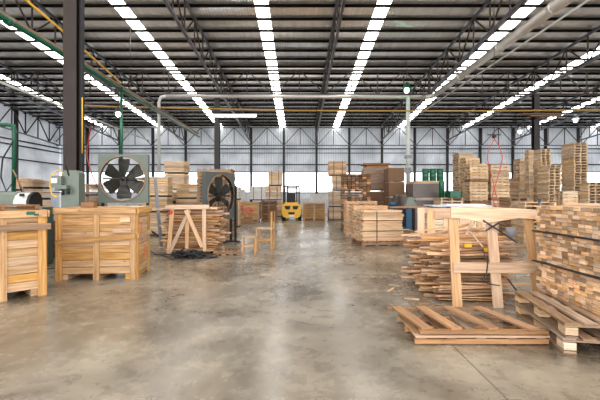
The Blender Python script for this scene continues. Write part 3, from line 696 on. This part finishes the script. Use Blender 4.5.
# fans
def fan(label, loc, rz, S_, mats, zc, nbl=6, guard=False, depth=.28, off=0, chord=.17):
    """panel centre at height zc; front is local -Y"""
    t = thing('exhaust_fan', label, 'fan', loc, rz, 'industrial fans'); r = S_*.455
    q = MB(); seg = 48
    for k in range(seg):
        def pt(a):
            c_, s_ = math.cos(a), math.sin(a); m_ = max(abs(c_), abs(s_)); return (c_/m_*S_/2, s_/m_*S_/2), (c_*r+off, s_*r)
        a0, a1 = 2*math.pi*k/seg+math.pi/4, 2*math.pi*(k+1)/seg+math.pi/4
        (o0, i0), (o1, i1) = pt(a0), pt(a1)
        for y, fl in ((0, 0), (.03, 1)):
            vs = [(o0[0], y, zc+o0[1]), (i0[0], y, zc+i0[1]), (i1[0], y, zc+i1[1]), (o1[0], y, zc+o1[1])]
            b0 = len(q.v); q.v += vs; q._face([b0, b0+1, b0+2, b0+3][::(-1 if fl else 1)], [(0,0)]*4, .5, 0, False)
        b0 = len(q.v); q.v += [(o0[0], 0, zc+o0[1]), (o1[0], 0, zc+o1[1]), (o1[0], depth, zc+o1[1]), (o0[0], depth, zc+o0[1])]
        q._face([b0, b0+1, b0+2, b0+3], [(0,0)]*4, .5, 0, False)
    part('panel', q, mats[0], t)
    part('rim', MB().lathe([(r+.022, -.004), (r+.012, -.022), (r-.006, -.02), (r-.01, .0)], (off, 0, zc), 'Y', 48), mats[1], t)
    part('shroud', MB().lathe([(r, .0), (r, depth*.8)], (off, 0, zc), 'Y', 48), 'steel', t)
    b = MB().lathe([(0, .02), (S_*.05, .03), (S_*.06, .06), (S_*.06, .16), (0, .17)], (off, 0, zc), 'Y', 20)
    part('hub', b, 'steel', t)
    for k in range(nbl):
        a = 2*math.pi*(k+.5)/nbl + .0; q = MB(); b0 = 0
        for (rr, w) in ((.05*S_, .07*S_), (.2*S_, chord*.75*S_), (.32*S_, chord*.95*S_), (.41*S_, chord*.9*S_)):
            tw = .65 - rr/S_*.9
            for sgn in (-1, 1):
                lx, ly = sgn*w/2*math.cos(tw), .1 + sgn*w/2*math.sin(tw)
                px_, pz_ = rr*math.cos(a) - lx*math.sin(a), rr*math.sin(a) + lx*math.cos(a)
                q.v += [(px_+off, ly, zc+pz_), (px_+off, ly+.008, zc+pz_)]
        for i in range(3):
            o = 4*i
            for f_ in ((o, o+2, o+6, o+4), (o+1, o+5, o+7, o+3), (o, o+4, o+5, o+1), (o+2, o+3, o+7, o+6)): q._face(list(f_), [(0,0)]*4, .5, 0, False)
        q._face([12, 14, 15, 13], [(0,0)]*4, .5, 0, False)
        part('blade', q, 'blade', t)
    part('motor_bracket', MB().box((off, depth*.85, zc), (S_*.86, .03, .04)).box((off, depth*.85, zc-.06), (.14, .14, .2)), 'steel', t)
    if guard:
        g = MB()
        for k in range(20):
            a = 2*math.pi*k/20; g.tube([(off+.06*math.cos(a), -.05, zc+.06*math.sin(a)), (off+r*math.cos(a), -.03, zc+r*math.sin(a))], .006, 5)
        for rr in (.2*r, .45*r, .7*r, .92*r): g.tube([(off+rr*math.cos(2*math.pi*k/32), -.045, zc+rr*math.sin(2*math.pi*k/32)) for k in range(33)], .006, 5, caps=False)
        part('guard', g, 'steel', t, 'thin wire guard')
    return t
fn = fan('square grey-green fan with six dark blades rising behind the square crate', (-3.98, 9.05, 0), R(4), 1.10, ('fanpaint', 'rim'), 1.87, chord=.30, depth=.12, off=-.015)
for x in (-.5, .5): part('leg', MB().box((x, .14, .66), (.05, .05, 1.32)), 'steel', fn)
part('leg_brace', MB().box((0, .14, .3), (1.0, .04, .04)), 'steel', fn)
fn = fan('tilted grey round-guard fan on black frame beside the lumber pile', (-2.37, 12.15, 0), R(64), 1.42, ('fangrey', 'rim'), 1.47, nbl=6, guard=True, depth=.14, chord=.2, off=.02)
for x in (-.68, .68): part('leg', MB().box((x, .12, .37), (.06, .06, .74)), 'black', fn); part('foot', MB().box((x, .05, .02), (.06, .55, .04)), 'black', fn)
part('leg_brace', MB().box((0, .12, .02), (1.36, .05, .04)), 'black', fn)
part('frame_post', MB().box((.73, -.02, .9), (.05, .06, 1.8)), 'black', fn, 'black edge post')

# trestle panel leaning on lumber heap
t = thing('trestle', 'pale timber trestle panel with A-shaped braces leaning on the lumber heap', 'trestle', (-2.83, 10.02, 0)); t.rotation_euler = (R(-3), 0, 0)
def bp(a, b_, w=.07, y=0): return MB().bar((a[0], y, a[1]), (b_[0], y, b_[1]), w, .03, up=(0,1,0))
part('top_rail', MB().box((.02, -.035, 1.20), (1.10, .035, .11)), 'sawn', t)
part('leg', bp((-.44, 0), (-.36, 1.16), .10), 'sawn', t); part('leg', bp((.46, .1), (.44, 1.16), .09), 'sawn', t); part('leg', bp((.02, .12), (.02, 1.0), .09), 'sawn', t)
part('brace', bp((-.40, .06), (.08, 1.12), .09, -.035), 'sawn', t); part('brace', bp((.42, .2), (.0, 1.12), .09, -.07), 'sawn', t)
part('paint_mark', MB().box((-.38, -.02, 1.06), (.07, .004, .1)), 'red', t, 'faint red mark')
# lumber heap behind
oms = []
for _ in range(8):
    L = rnd.uniform(1.1, 1.55); oms.append(MB().box((0, 0, 0), (L, rnd.uniform(.1, .16), rnd.uniform(.022, .034)), tone=rnd.random()).mesh('rough_plank', 'scrap'))
for lay in range(26):
    for j in range(5):
        o = link('rough_plank', rnd.choice(oms), None, (-2.78+rnd.uniform(-.14, .12) - .0*lay, 10.32+j*.21+rnd.uniform(-.02, .02), .05+lay*.044))
        o.rotation_euler = (rnd.uniform(-.06, .06), rnd.uniform(-.025, .025) if lay else 0, rnd.uniform(-.09, .09))
        lev = 'top' if lay > 21 else ('upper' if lay > 13 else ('lower' if lay > 5 else 'bottom'))
        tag(o, f'rough plank in the {nth(26-lay)} layer down of the heap behind the trestle', 'plank', 'rough planks in the heap behind the trestle')
# black straps coil heap (nobody could count it)
q = MB()
for k in range(70):
    x, y = rnd.gauss(0, .2), rnd.gauss(0, .10); r_ = rnd.uniform(.05, .13); z = max(.02, .15*math.exp(-(x*x*10+y*y*20))*rnd.random()+.02); ph = rnd.random()*6
    tx, ty = rnd.uniform(-.5, .5), rnd.uniform(-.5, .5)
    q.tube([(x+r_*1.3*math.cos(ph+i*.7), y+r_*math.sin(ph+i*.7), max(.012, z+r_*(tx*math.cos(ph+i*.7)+ty*math.sin(ph+i*.7)))) for i in range(8)], .012, 5)
solo('strap_offcuts', q, 'strap', 'tangled black strap offcuts heaped on the floor below the trestle', 'strap offcuts', (-2.62, 9.62, 0), kind='stuff')
# stool and chair
def stool(loc, rz, label, H, W_, back=None):
    nm = 'wooden_chair' if back else 'wooden_stool'
    t = thing(nm, label, 'chair' if back else 'stool', loc, rz)
    part('seat', MB().box((0, 0, H-.015), (W_, W_*.85, .03)), 'pallet', t)
    for i, (sx, sy) in enumerate(((-1,-1), (1,-1), (-1,1), (1,1))):
        h = back if (back and sx > 0) else H-.03
        part('leg', MB().box((sx*(W_/2-.025), sy*(W_*.42-.03), h/2), (.045, .045, h)), 'crate', t)
    for sy in (-1, 1): part('stretcher', MB().box((0, sy*(W_*.42-.03), H*.45), (W_-.09, .02, .035)), 'crate', t)
    if back: part('backrest', MB().box((W_/2-.03, 0, back-.12), (.025, W_*.8-.09, .3)), 'brown', t)
stool((-1.28, 10.3, 0), .05, 'low wooden stool beside the taller wooden chair', .45, .36)
stool((-.92, 11.0, 0), -.15, 'taller wooden chair with one raised back beside the stool', .60, .46, 1.04)
big_pallet((-1.84, 10.25, 0), .2, 'small broken pallet on the floor at the foot of the round-guard fan', 'floor pallets', .7, .5, .1)
# grey pole leaning and hose by heap
solo('pole', MB().bar((-3.85, 11.2, 0), (-4.15, 11.55, 1.95), .08, .05), 'grey', 'blue-grey pole leaning behind the lumber heap', 'pole')
hose([(-4.6, 10.9, .5), (-4.2, 10.9, .56), (-3.9, 10.7, .5), (-3.7, 10.5, .42)], 'thick black hose reaching into the lumber heap', .03, 'black')
hose([(-4.4, 11.0, .4), (-4.1, 10.6, .15), (-3.7, 10.2, .02), (-3.45, 9.9, .02), (-3.2, 9.95, .02)], 'thin black cable curving to the floor beside the lumber heap', .012, 'black')

# ================================================================== STORED CRATES / PACKS
def pack_mesh(W_, D_, H, mats, rows=6, strap=True):
    """a strapped unit of sawn slats: origin at base centre"""
    q = MB(); rh = (H-.06)/rows
    q.box((0, 0, .03), (W_*.96, .08, .06), mi=1); q.box((0, -D_*.4, .03), (W_*.96, .08, .06), mi=1); q.box((0, D_*.4, .03), (W_*.96, .08, .06), mi=1)
    for i in range(rows):
        q.box((rnd.uniform(-.012, .012), 0, .06+rh*(i+.5)), (W_+rnd.uniform(-.02, .02), D_, rh-.014))
    if strap:
        for x in (-W_*.25, W_*.25): q.box((x, 0, .06+(H-.06)/2), (.03, D_+.012, H-.05), mi=2)
    return q.mesh('wooden_crate', mats)
def pack(px, Y, y0, y1, W_, D_, yaw, label, mat='pallet', rows=8, group=None, name='timber_pack', cat='timber pack', strap=True, base=None):
    """unit whose bottom/top sit at picture rows y0/y1 when at distance Y"""
    zb = 1.5-(y0-195)*Y/400 if base is None else base; zt = 1.5-(y1-195)*Y/400
    X = (px-299)*Y/400
    o = link(name, pack_mesh(W_, D_, zt-zb-.004, [mat, 'steel', 'strap'], rows, strap), None, (X, Y, zb), R(yaw))
    o.name = name
    tag(o, label, cat, group); return zt
# back: crate with red 50
def far_crate(px, Y, top, W_, label, mat='crate', text=False):
    X = (px-299)*Y/400; H = 1.5-(top-195)*Y/400
    t = thing('wooden_crate', label, 'crate', (X, Y, 0), 0, 'crates along the far end')
    q = MB(); n_ = 6
    gap = .012 if text else .075
    for i in range(n_):
        z = .12+(H-.12)*(i+.5)/n_; hh = (H-.12)/n_-gap
        q.box((0, -.49, z), (W_, .02, hh)).box((0, .49, z), (W_, .02, hh)).box((-W_/2+.01, 0, z), (.02, .96, hh)).box((W_/2-.01, 0, z), (.02, .96, hh))
    q.box((0, 0, .11), (W_-.05, .95, .02)).box((0, 0, H-.03), (W_-.05, .95, .02)).box((0, 0, H/2), (W_-.08, .02, H-.2))
    part('body', q, mat, t)
    for x in (-W_/2+.06, 0, W_/2-.06): part('upright', MB().box((x, -.512, H/2), (.1, .024, H)), mat, t)
    part('rail', MB().box((0, -.535, H-.06), (W_, .02, .1)), mat, t)
    part('base', MB().box((0, 0, .05), (W_-.1, .9, .1)), 'brown', t)
    if text:
        q = MB(); y = -.555; zc = H*.58; h = .22
        five = [(.14, h), (-.06, h), (-.09, .05), (.06, .08), (.13, -.03), (.08, -.17), (-.08, -.2)]
        for a, b_ in zip(five, five[1:]): q.bar((a[0]-.30, y, zc+a[1]), (b_[0]-.30, y, zc+b_[1]), .02, .05)
        cir = [(.17*math.cos(k*math.pi/6), .15*math.sin(k*math.pi/6)) for k in range(13)]
        for a, b_ in zip(cir, cir[1:]): q.bar((a[0]+.12, y, zc+a[1]), (b_[0]+.12, y, zc+b_[1]), .02, .05)
        q.bar((.12, y, zc), (.46, y, zc-.03), .02, .04)
        part('lettering', q, 'red', t, 'red hand-painted 50')
    return H
h50 = far_crate(248, 23, 202, 1.38, 'pale crate at the far end painted with a red 50', 'crate', True)
hd = far_crate(269.5, 23.6, 200.5, .9, 'dark brown crate between the red 50 crate and forklift', 'brown')
far_crate(314, 23.8, 202.5, 1.30, 'slatted open crate standing beside the yellow forklift', 'crate')
pack(258, 23.4, 0, 186.5, .92, .9, 2, 'wrapped pale pack on the crates beside the far forklift', 'bluewrap', 4, base=max(h50, hd)+.01, cat='timber pack')
zt = pack(274, 23.6, 0, 186, .88, .9, -2, 'slatted pack on the dark brown crate by the forklift', 'pine', 5, base=hd+.01)
pack(275.5, 23.6, 0, 171, .80, .85, 1, 'upper slatted pack topping the pile by the forklift', 'pine', 5, base=zt+.004)
zt = 0
pack(280, 28, 0, 201, .9, .9, 0, 'pale pack standing on the floor just behind the forklift', 'pine', 5, base=0)
for i, (px, yt, w, m_) in enumerate([(336.5, 207, 1.0, 'pine'), (336.5, 191, .95, 'pallet'), (339, 176, .78, 'pine'), (337, 161.5, 1.0, 'board')]):
    zt = pack(px, 24, 0, yt, w, .9, rnd.uniform(-3, 3), f'{["lowest", "second", "third", "topmost"][i]} pack of the slim stack between forklift and dark timbers', m_, 9, 'packs of the slim stack past the forklift', base=zt+.004)
# dark timber stack, ends to the aisle
tw = .148; X0_ = (343.5-299)*16.2/400
tmb = [MB().box((0, 0, 0), (tw-.008, 1.2, .085), tone=rnd.random()).mesh('squared_timber', m_) for m_ in ('dark', 'dark', 'dark', 'orange')]
for lay in range(22):
    z = .08 + lay*.104 + .045; cols = 7
    for c_ in range(cols):
        if lay < 10 and c_ > 1: continue
        o = link('squared_timber', rnd.choice(tmb), None, (X0_+.10+c_*(tw+.008)+rnd.uniform(-.008, .008), 16.9+rnd.uniform(-.03, .03), z))
        tag(o, f'dark squared timber in the {nth(22-lay)} layer of the tall dark timber stack', 'timber', 'timbers in the tall dark stack')
for c_ in range(2):
    solo('bearer', MB().box((X0_+.17, 16.5+.8*c_, .04), (.32, .1, .07)), 'dark', ['front', 'rear'][c_]+' bearer under the tall dark timber stack', 'bearer')
# supporting pale pack under the dark stack's far side
pack(358.5, 16.95, 0, 206.6, .78, 1.15, 0, 'pale pack tucked beneath the tall dark timber stack', 'pine', 8, base=0)
# brown wrapped cartons
def carton_stack(px, Y, tops, W_, what, mat, grp):
    zb = .13; X = (px-299)*Y/400
    for i, yt in enumerate(tops):
        zt = 1.5-(yt-195)*Y/400; H = zt-zb-.05; nm = 'wrapped_carton'
        t = thing(nm, f'{["lowest", "second", "third", "fourth", "fifth"][i]} {what}', 'carton', (X, Y, zb), rnd.uniform(-.03, .03), grp)
        part('body', MB().box((0, 0, H/2), (W_, .95, H)), mat if isinstance(mat, str) else mat[i % len(mat)], t)
        part('pallet_base', MB().box((0, 0, H+.012), (W_*.98, .93, .02)).box((-W_*.3, 0, H+.03), (.1, .9, .03)).box((W_*.3, 0, H+.03), (.1, .9, .03)), 'pallet', t, 'pale slatted top board')
        zb = zt
    o = link('pallet', pallet_mb().mesh('pallet', 'pallet'), None, (X, Y, 0)); o.scale = (W_/1.1, .9, 1); tag(o, f'pallet under the {grp}', 'pallet')
carton_stack(394, 17.5, [213, 196.5, 181.5, 167.5], .68, 'brown carton of the pile beside the pale drop pipe', 'card', 'brown cartons by the drop pipe')
carton_stack(374, 18.75, [215, 201, 191], 1.05, 'brown wrapped carton behind the dark timber stack', 'card', 'brown wrapped cartons behind the timbers')
t = thing('wrapped_bundle', 'film-wrapped bundle of grey boards topping the pile behind dark timbers', 'bundle', ((375-299)*18.75/400, 18.75, 1.70))
q = MB()
for i in range(11): q.box((rnd.uniform(-.03, .03), 0, .05+i*.105), (1.08+.12*math.sin(i), .9, .095))
part('boards', q, ['brown'], t); part('film', MB().box((0, 0, .58), (1.25, 1.0, .98)), 'film', t, 'shiny clear film')
part('lid', MB().box((0, 0, 1.22), (1.2, 1.0, .08)), 'brown', t, 'brown top board')

# strapped pack in the aisle
rz = R(10); sp = Vector((2.40, 12.3, 0))
big_pallet(tuple(sp), rz, 'dark pallet under the strapped pack of long slats in the aisle', 'floor pallets', 1.3, 1.0, .13, 'brown')
slm = [MB().box((0, 0, 0), (L, .15, .042), tone=rnd.random()).mesh('long_slat', m_) for L, m_ in ((1.28, 'sawn'), (1.24, 'pine'), (1.3, 'pine'), (1.2, 'sawn'))]
cr, sr = math.cos(rz), math.sin(rz); lev = 0; z = .135
for tier in range(3):
    for k in range(6):
        for j in range(6):
            u, v = rnd.uniform(-.025, .025), -.41+j*.162
            o = link('long_slat', rnd.choice(slm), None, (sp.x+u*cr-v*sr, sp.y+u*sr+v*cr, z+.023), rz + rnd.uniform(-.008, .008))
            tag(o, f'pale slat in the {nth(18-lev)} layer down of the strapped aisle pack', 'slat', 'slats in the strapped aisle pack')
        z += .0475; lev += 1
    if tier < 2:
        q = MB()
        for v in (-.40, 0, .40): q.box((0, v, .012), (1.26, .06, .024))
        solo('spacer', q, 'brown', ['lower', 'upper'][tier]+' dark spacer battens inside the strapped aisle pack', 'spacer', (sp.x, sp.y, z), rz); z += .026
q = MB().box((-.2, -.508, z/2+.02), (.02, .006, z-.1)).box((-.2, 0, z+.002), (.02, 1.02, .004))
solo('strap', q, 'strap', 'black vertical strap around the aisle pack of long slats', 'strap', (sp.x, sp.y, 0), rz)
# bundle of short sticks beside it
sm_ = MB().box((0, 0, 0), (.5, .05, .05), tone=.4).mesh('short_stick', 'scrap')
for k in range(7):
    for j in range(8):
        o = link('short_stick', sm_, None, (3.32+.0*k+rnd.uniform(-.02, .02), 12.5+j*.075, .03+k*.056)); o.rotation_euler = (0, 0, rnd.uniform(-.05, .05))
        tag(o, f'short stick in the {nth(7-k)} layer of the low bundle beside the aisle pack', 'stick', 'short sticks in the low bundle')

# blue / grey machine around the drop pipe
t = thing('saw_machine', 'blue framed machine with a grey gusset below the pale drop pipe', 'machine', (3.85, 14.6, 0))
part('frame', MB().box((-.5, 0, .5), (.08, .5, 1.0)).box((.1, 0, .5), (.2, .5, 1.0)).box((-.2, 0, .3), (.6, .4, .08)), 'blue', t)
part('table', MB().box((.05, 0, 1.06), (1.3, .6, .06)), 'tan', t, 'brown table board')
part('gusset', MB().prism([(0, 1.09), (.45, 1.09), (.36, 1.22), (.28, 1.42), (.1, 1.42), (.04, 1.25)], -.1, .1, Matrix(((1,0,0,0),(0,0,1,0),(0,1,0,0),(0,0,0,1)))), 'mach', t, 'grey-green gusset')
part('motor', MB().lathe([(0, -.13), (.08, -.13), (.09, 0), (.08, .13), (0, .13)], (-.42, 0, 1.17), 'X', 16), 'blue', t)

# grey wrapped pallet load with green drums
t = thing('wrapped_load', 'grey film-wrapped load under the green drums', 'wrapped load', (4.98, 16.0, 0), .03)
part('lower_tier', MB().box((.05, 0, .72), (1.1, 1.0, 1.14)), 'wrap', t); part('upper_tier', MB().box((.0, 0, 1.66), (1.16, 1.0, .54)), 'wrap', t)
for x in (-.45, 0, .5): part('foot', MB().box((x, 0, .07), (.12, .9, .14)), 'brown', t)
part('spacer', MB().box((.0, 0, 1.34), (1.18, 1.03, .05)), 'pallet', t); part('lid', MB().box((.05, 0, 1.96), (1.2, 1.05, .05)).box((.1, 0, 2.02), (1.0, 1.0, .06)), 'pallet', t, 'pale wooden lid')
for k in range(3):
    h = .48
    q = MB().lathe([(0, 0), (.125, 0), (.13, .02), (.13, h*.33), (.136, h*.35), (.13, h*.37), (.13, h*.66), (.136, h*.68), (.13, h*.7), (.13, h-.04), (.136, h-.03), (.136, h), (0, h)], seg=20)
    solo('drum', q, 'drum', f'small green plastic drum on the grey wrapped load, {["first", "second", "third"][k]} from the drop pipe', 'drum', (4.98+.285*k, 15.75, 2.053), 0, 'green drums on the wrapped load')
q = MB().lathe([(0, 0), (.10, 0), (.10, .58), (.08, .64), (0, .64)], seg=18)
solo('drum', q, 'drum', 'slim green drum standing on the low tower beside the wrapped load', 'drum', (5.33, 14.95, 1.40))
t = thing('plastic_crate', 'green plastic crate on the low tower beside the wrapped load', 'crate', (5.67, 14.72, 1.40))
part('body', MB().box((0, 0, .01), (.42, .5, .02)).box((-.2, 0, .13), (.02, .5, .24)).box((.2, 0, .13), (.02, .5, .24)).box((0, -.24, .13), (.42, .02, .24)).box((0, .24, .13), (.42, .02, .24)), 'drum', t)
part('rim', MB().box((0, -.255, .235), (.46, .015, .03)).box((0, .255, .235), (.46, .015, .03)), 'drum', t)
for k, (x, y, s_) in enumerate([(4.05, 16.5, 'nearer the machine'), (4.12, 15.75, 'nearer the wrapped load')]):
    solo('grey_bin', MB().lathe([(0, 0), (.13, 0), (.17, 1.45), (.18, 1.5), (0, 1.52)], seg=14), 'wrap', f'tall dark grey bin behind the pale drop pipe, {s_}', 'bin', (x, y, 0))
solo('plastic_sheet', MB().box((0, 0, 0), (1.5, .8, .03)).box((.2, .1, .03), (1.0, .5, .03)), 'sheet', 'pale plastic sheet lying on the strapped planks behind the uprights', 'plastic sheet', ((458-299)*10.5/400, 10.6, 1.22))
q = MB()
for i in range(8): q.box((0, 0, .08+i*.145), (1.6, .8, .13))
solo('timber_pack', q, 'pallet', 'low timber pack under the pale plastic sheet', 'timber pack', ((458-299)*10.5/400, 10.6, 0), 0)

# left background stacks
L_ = [(157, 15, .95, [212, 197, 177], 'pine', 'short stack beside the green fan'),
      (166, 16.2, .8, [214, 203, 193], 'pallet', 'low stack between the two fans'),
      (177, 18, .9, [216, 204, 190, 174, 161.5], 'pine', 'tall slim stack behind the trestle'),
      (189, 16.4, .85, [214, 199, 184], 'pallet', 'stack just behind the trestle top rail'),
      (28, 14, .55, [205, 191, 178.5], 'sawn', 'pale stack against the side wall'),
      (37, 12.0, .35, [200, 189, 180], 'pine', 'narrow stack touching the pale side-wall stack'),
      (95, 14.5, .5, [210, 196, 184], 'weather', 'brown stack behind the red hose'),
      (150, 19, .8, [206, 190, 178], 'board', 'stack by the edge of the green fan')]
for px, Y, w, tops, m_, where in L_:
    zt = 0
    for i, yt in enumerate(tops):
        zt = pack(px + rnd.uniform(-.6, .6), Y, 0, yt, w, .8, rnd.uniform(-5, 5), f'{nth(i+1)} pack up in the {where}', m_, 8, f'packs of the {where}', base=zt+.004, strap=False)
pack(236.5, 19, 0, 200, .32, .8, 3, 'lower pale pack just past the round-guard fan', 'pine', 5, base=0)
pack(236.5, 19, 0, 187, .32, .8, -2, 'upper pale pack just past the round-guard fan', 'bluewrap', 4, base=1.27)
solo('wood_block', MB().box((0, 0, .12), (.7, .5, .24)).box((.1, 0, .3), (.45, .4, .12)), 'brown', 'small heap of brown blocks before the red 50 crate', 'block', ((246-299)*21/400, 21, 0), .2)
# low goods at the foot of the back wall
for i, (px, w, h, m_) in enumerate([(303, .9, 1.25, 'bluewrap'), (318, 1.1, 1.6, 'bluewrap'), (237, 1.2, 1.9, 'bluewrap'), (200, 1.5, 1.2, 'pine'), (105, 2.2, 1.2, 'bluewrap')]):
    solo('storage_box', MB().box((0, 0, h/2), (w, .9, h)).box((0, -.46, h*.5), (w*.9, .02, .05)), m_, f'{["small pale", "wide pale", "tall pale", "tan", "long pale"][i]} box standing at the foot of the back wall', 'box', ((px-299)*30/400, 30+i*.1, 0))

# ================================================================== FORKLIFT (rear view)
t = thing('forklift', 'yellow forklift parked at the far end with its back to the aisle', 'forklift', ((291.5-299)*23.4/400, 23.9, 0))
XZ = Matrix(((1,0,0,0),(0,0,1,0),(0,1,0,0),(0,0,0,1)))
cwp = [(-.50, .24), (-.56, .40), (-.56, .85), (-.47, .98), (.47, .98), (.56, .85), (.56, .40), (.50, .24), (.3, .16), (-.3, .16)]
part('counterweight', MB().prism(cwp, -.55, .25, XZ), 'yellow', t)
q = MB().prism([(-.42, .86), (-.34, .66), (-.10, .66), (-.06, .86)], -.57, -.545, XZ).prism([(.42, .86), (.34, .66), (.10, .66), (.06, .86)], -.57, -.545, XZ).prism([(-.2, .5), (-.16, .36), (.16, .36), (.2, .5)], -.57, -.545, XZ)
part('recess_shade_and_grille', q, 'black', t)  # black plates paint the shade of two recesses; the lowest is the grille
part('hood', MB().box((0, .2, .95), (.9, .9, .22)), 'yellow', t)
part('chassis', MB().box((0, .8, .5), (1.0, 1.2, .5)), 'yellow', t)
for x in (-.48, .48):
    part('wheel', MB().lathe([(.0, -.1), (.25, -.1), (.28, -.06), (.28, .06), (.25, .1), (0, .1)], (x, -.2, .28), 'X', 20), 'black', t)
    part('wheel', MB().lathe([(.0, -.12), (.28, -.12), (.32, -.07), (.32, .07), (.28, .12), (0, .12)], (x, 1.3, .32), 'X', 20), 'black', t)
for x in (-.44, .44):
    part('guard_post', MB().bar((x*1.02, -.25, .95), (x, -.05, 2.02), .09, .09), 'steel', t); part('guard_post', MB().bar((x, 1.15, .7), (x, .95, 2.02), .09, .07), 'steel', t)
q = MB().box((-.44, .45, 2.04), (.07, 1.15, .06)).box((.44, .45, 2.04), (.07, 1.15, .06)).box((0, -.1, 2.04), (.9, .08, .07)).box((0, 1.0, 2.04), (.9, .06, .06))
for i in range(5): q.box((-.3+.15*i, .45, 2.04), (.03, 1.1, .04))
part('overhead_guard', q, 'steel', t)
part('seat', MB().box((0, .25, 1.12), (.48, .45, .12)).box((0, .03, 1.38), (.46, .1, .46)), 'black', t)
q = MB()
for x in (-.3, .3): q.box((x, 1.65, 1.05), (.09, .12, 2.0))
q.box((0, 1.65, 1.95), (.66, .08, .1)).box((0, 1.65, .6), (.66, .08, .1))
part('mast', q, 'steel', t)
for x in (-.25, .25): part('fork', MB().box((x, 2.2, .06), (.11, 1.05, .04)), 'steel', t)
for x in (-.44, .44): part('tail_light', MB().box((x, -.12, 1.9), (.08, .04, .08)), 'red', t)
part('tow_hitch', MB().box((0, -.58, .28), (.3, .05, .08)), 'galv', t, 'pale tow hitch')
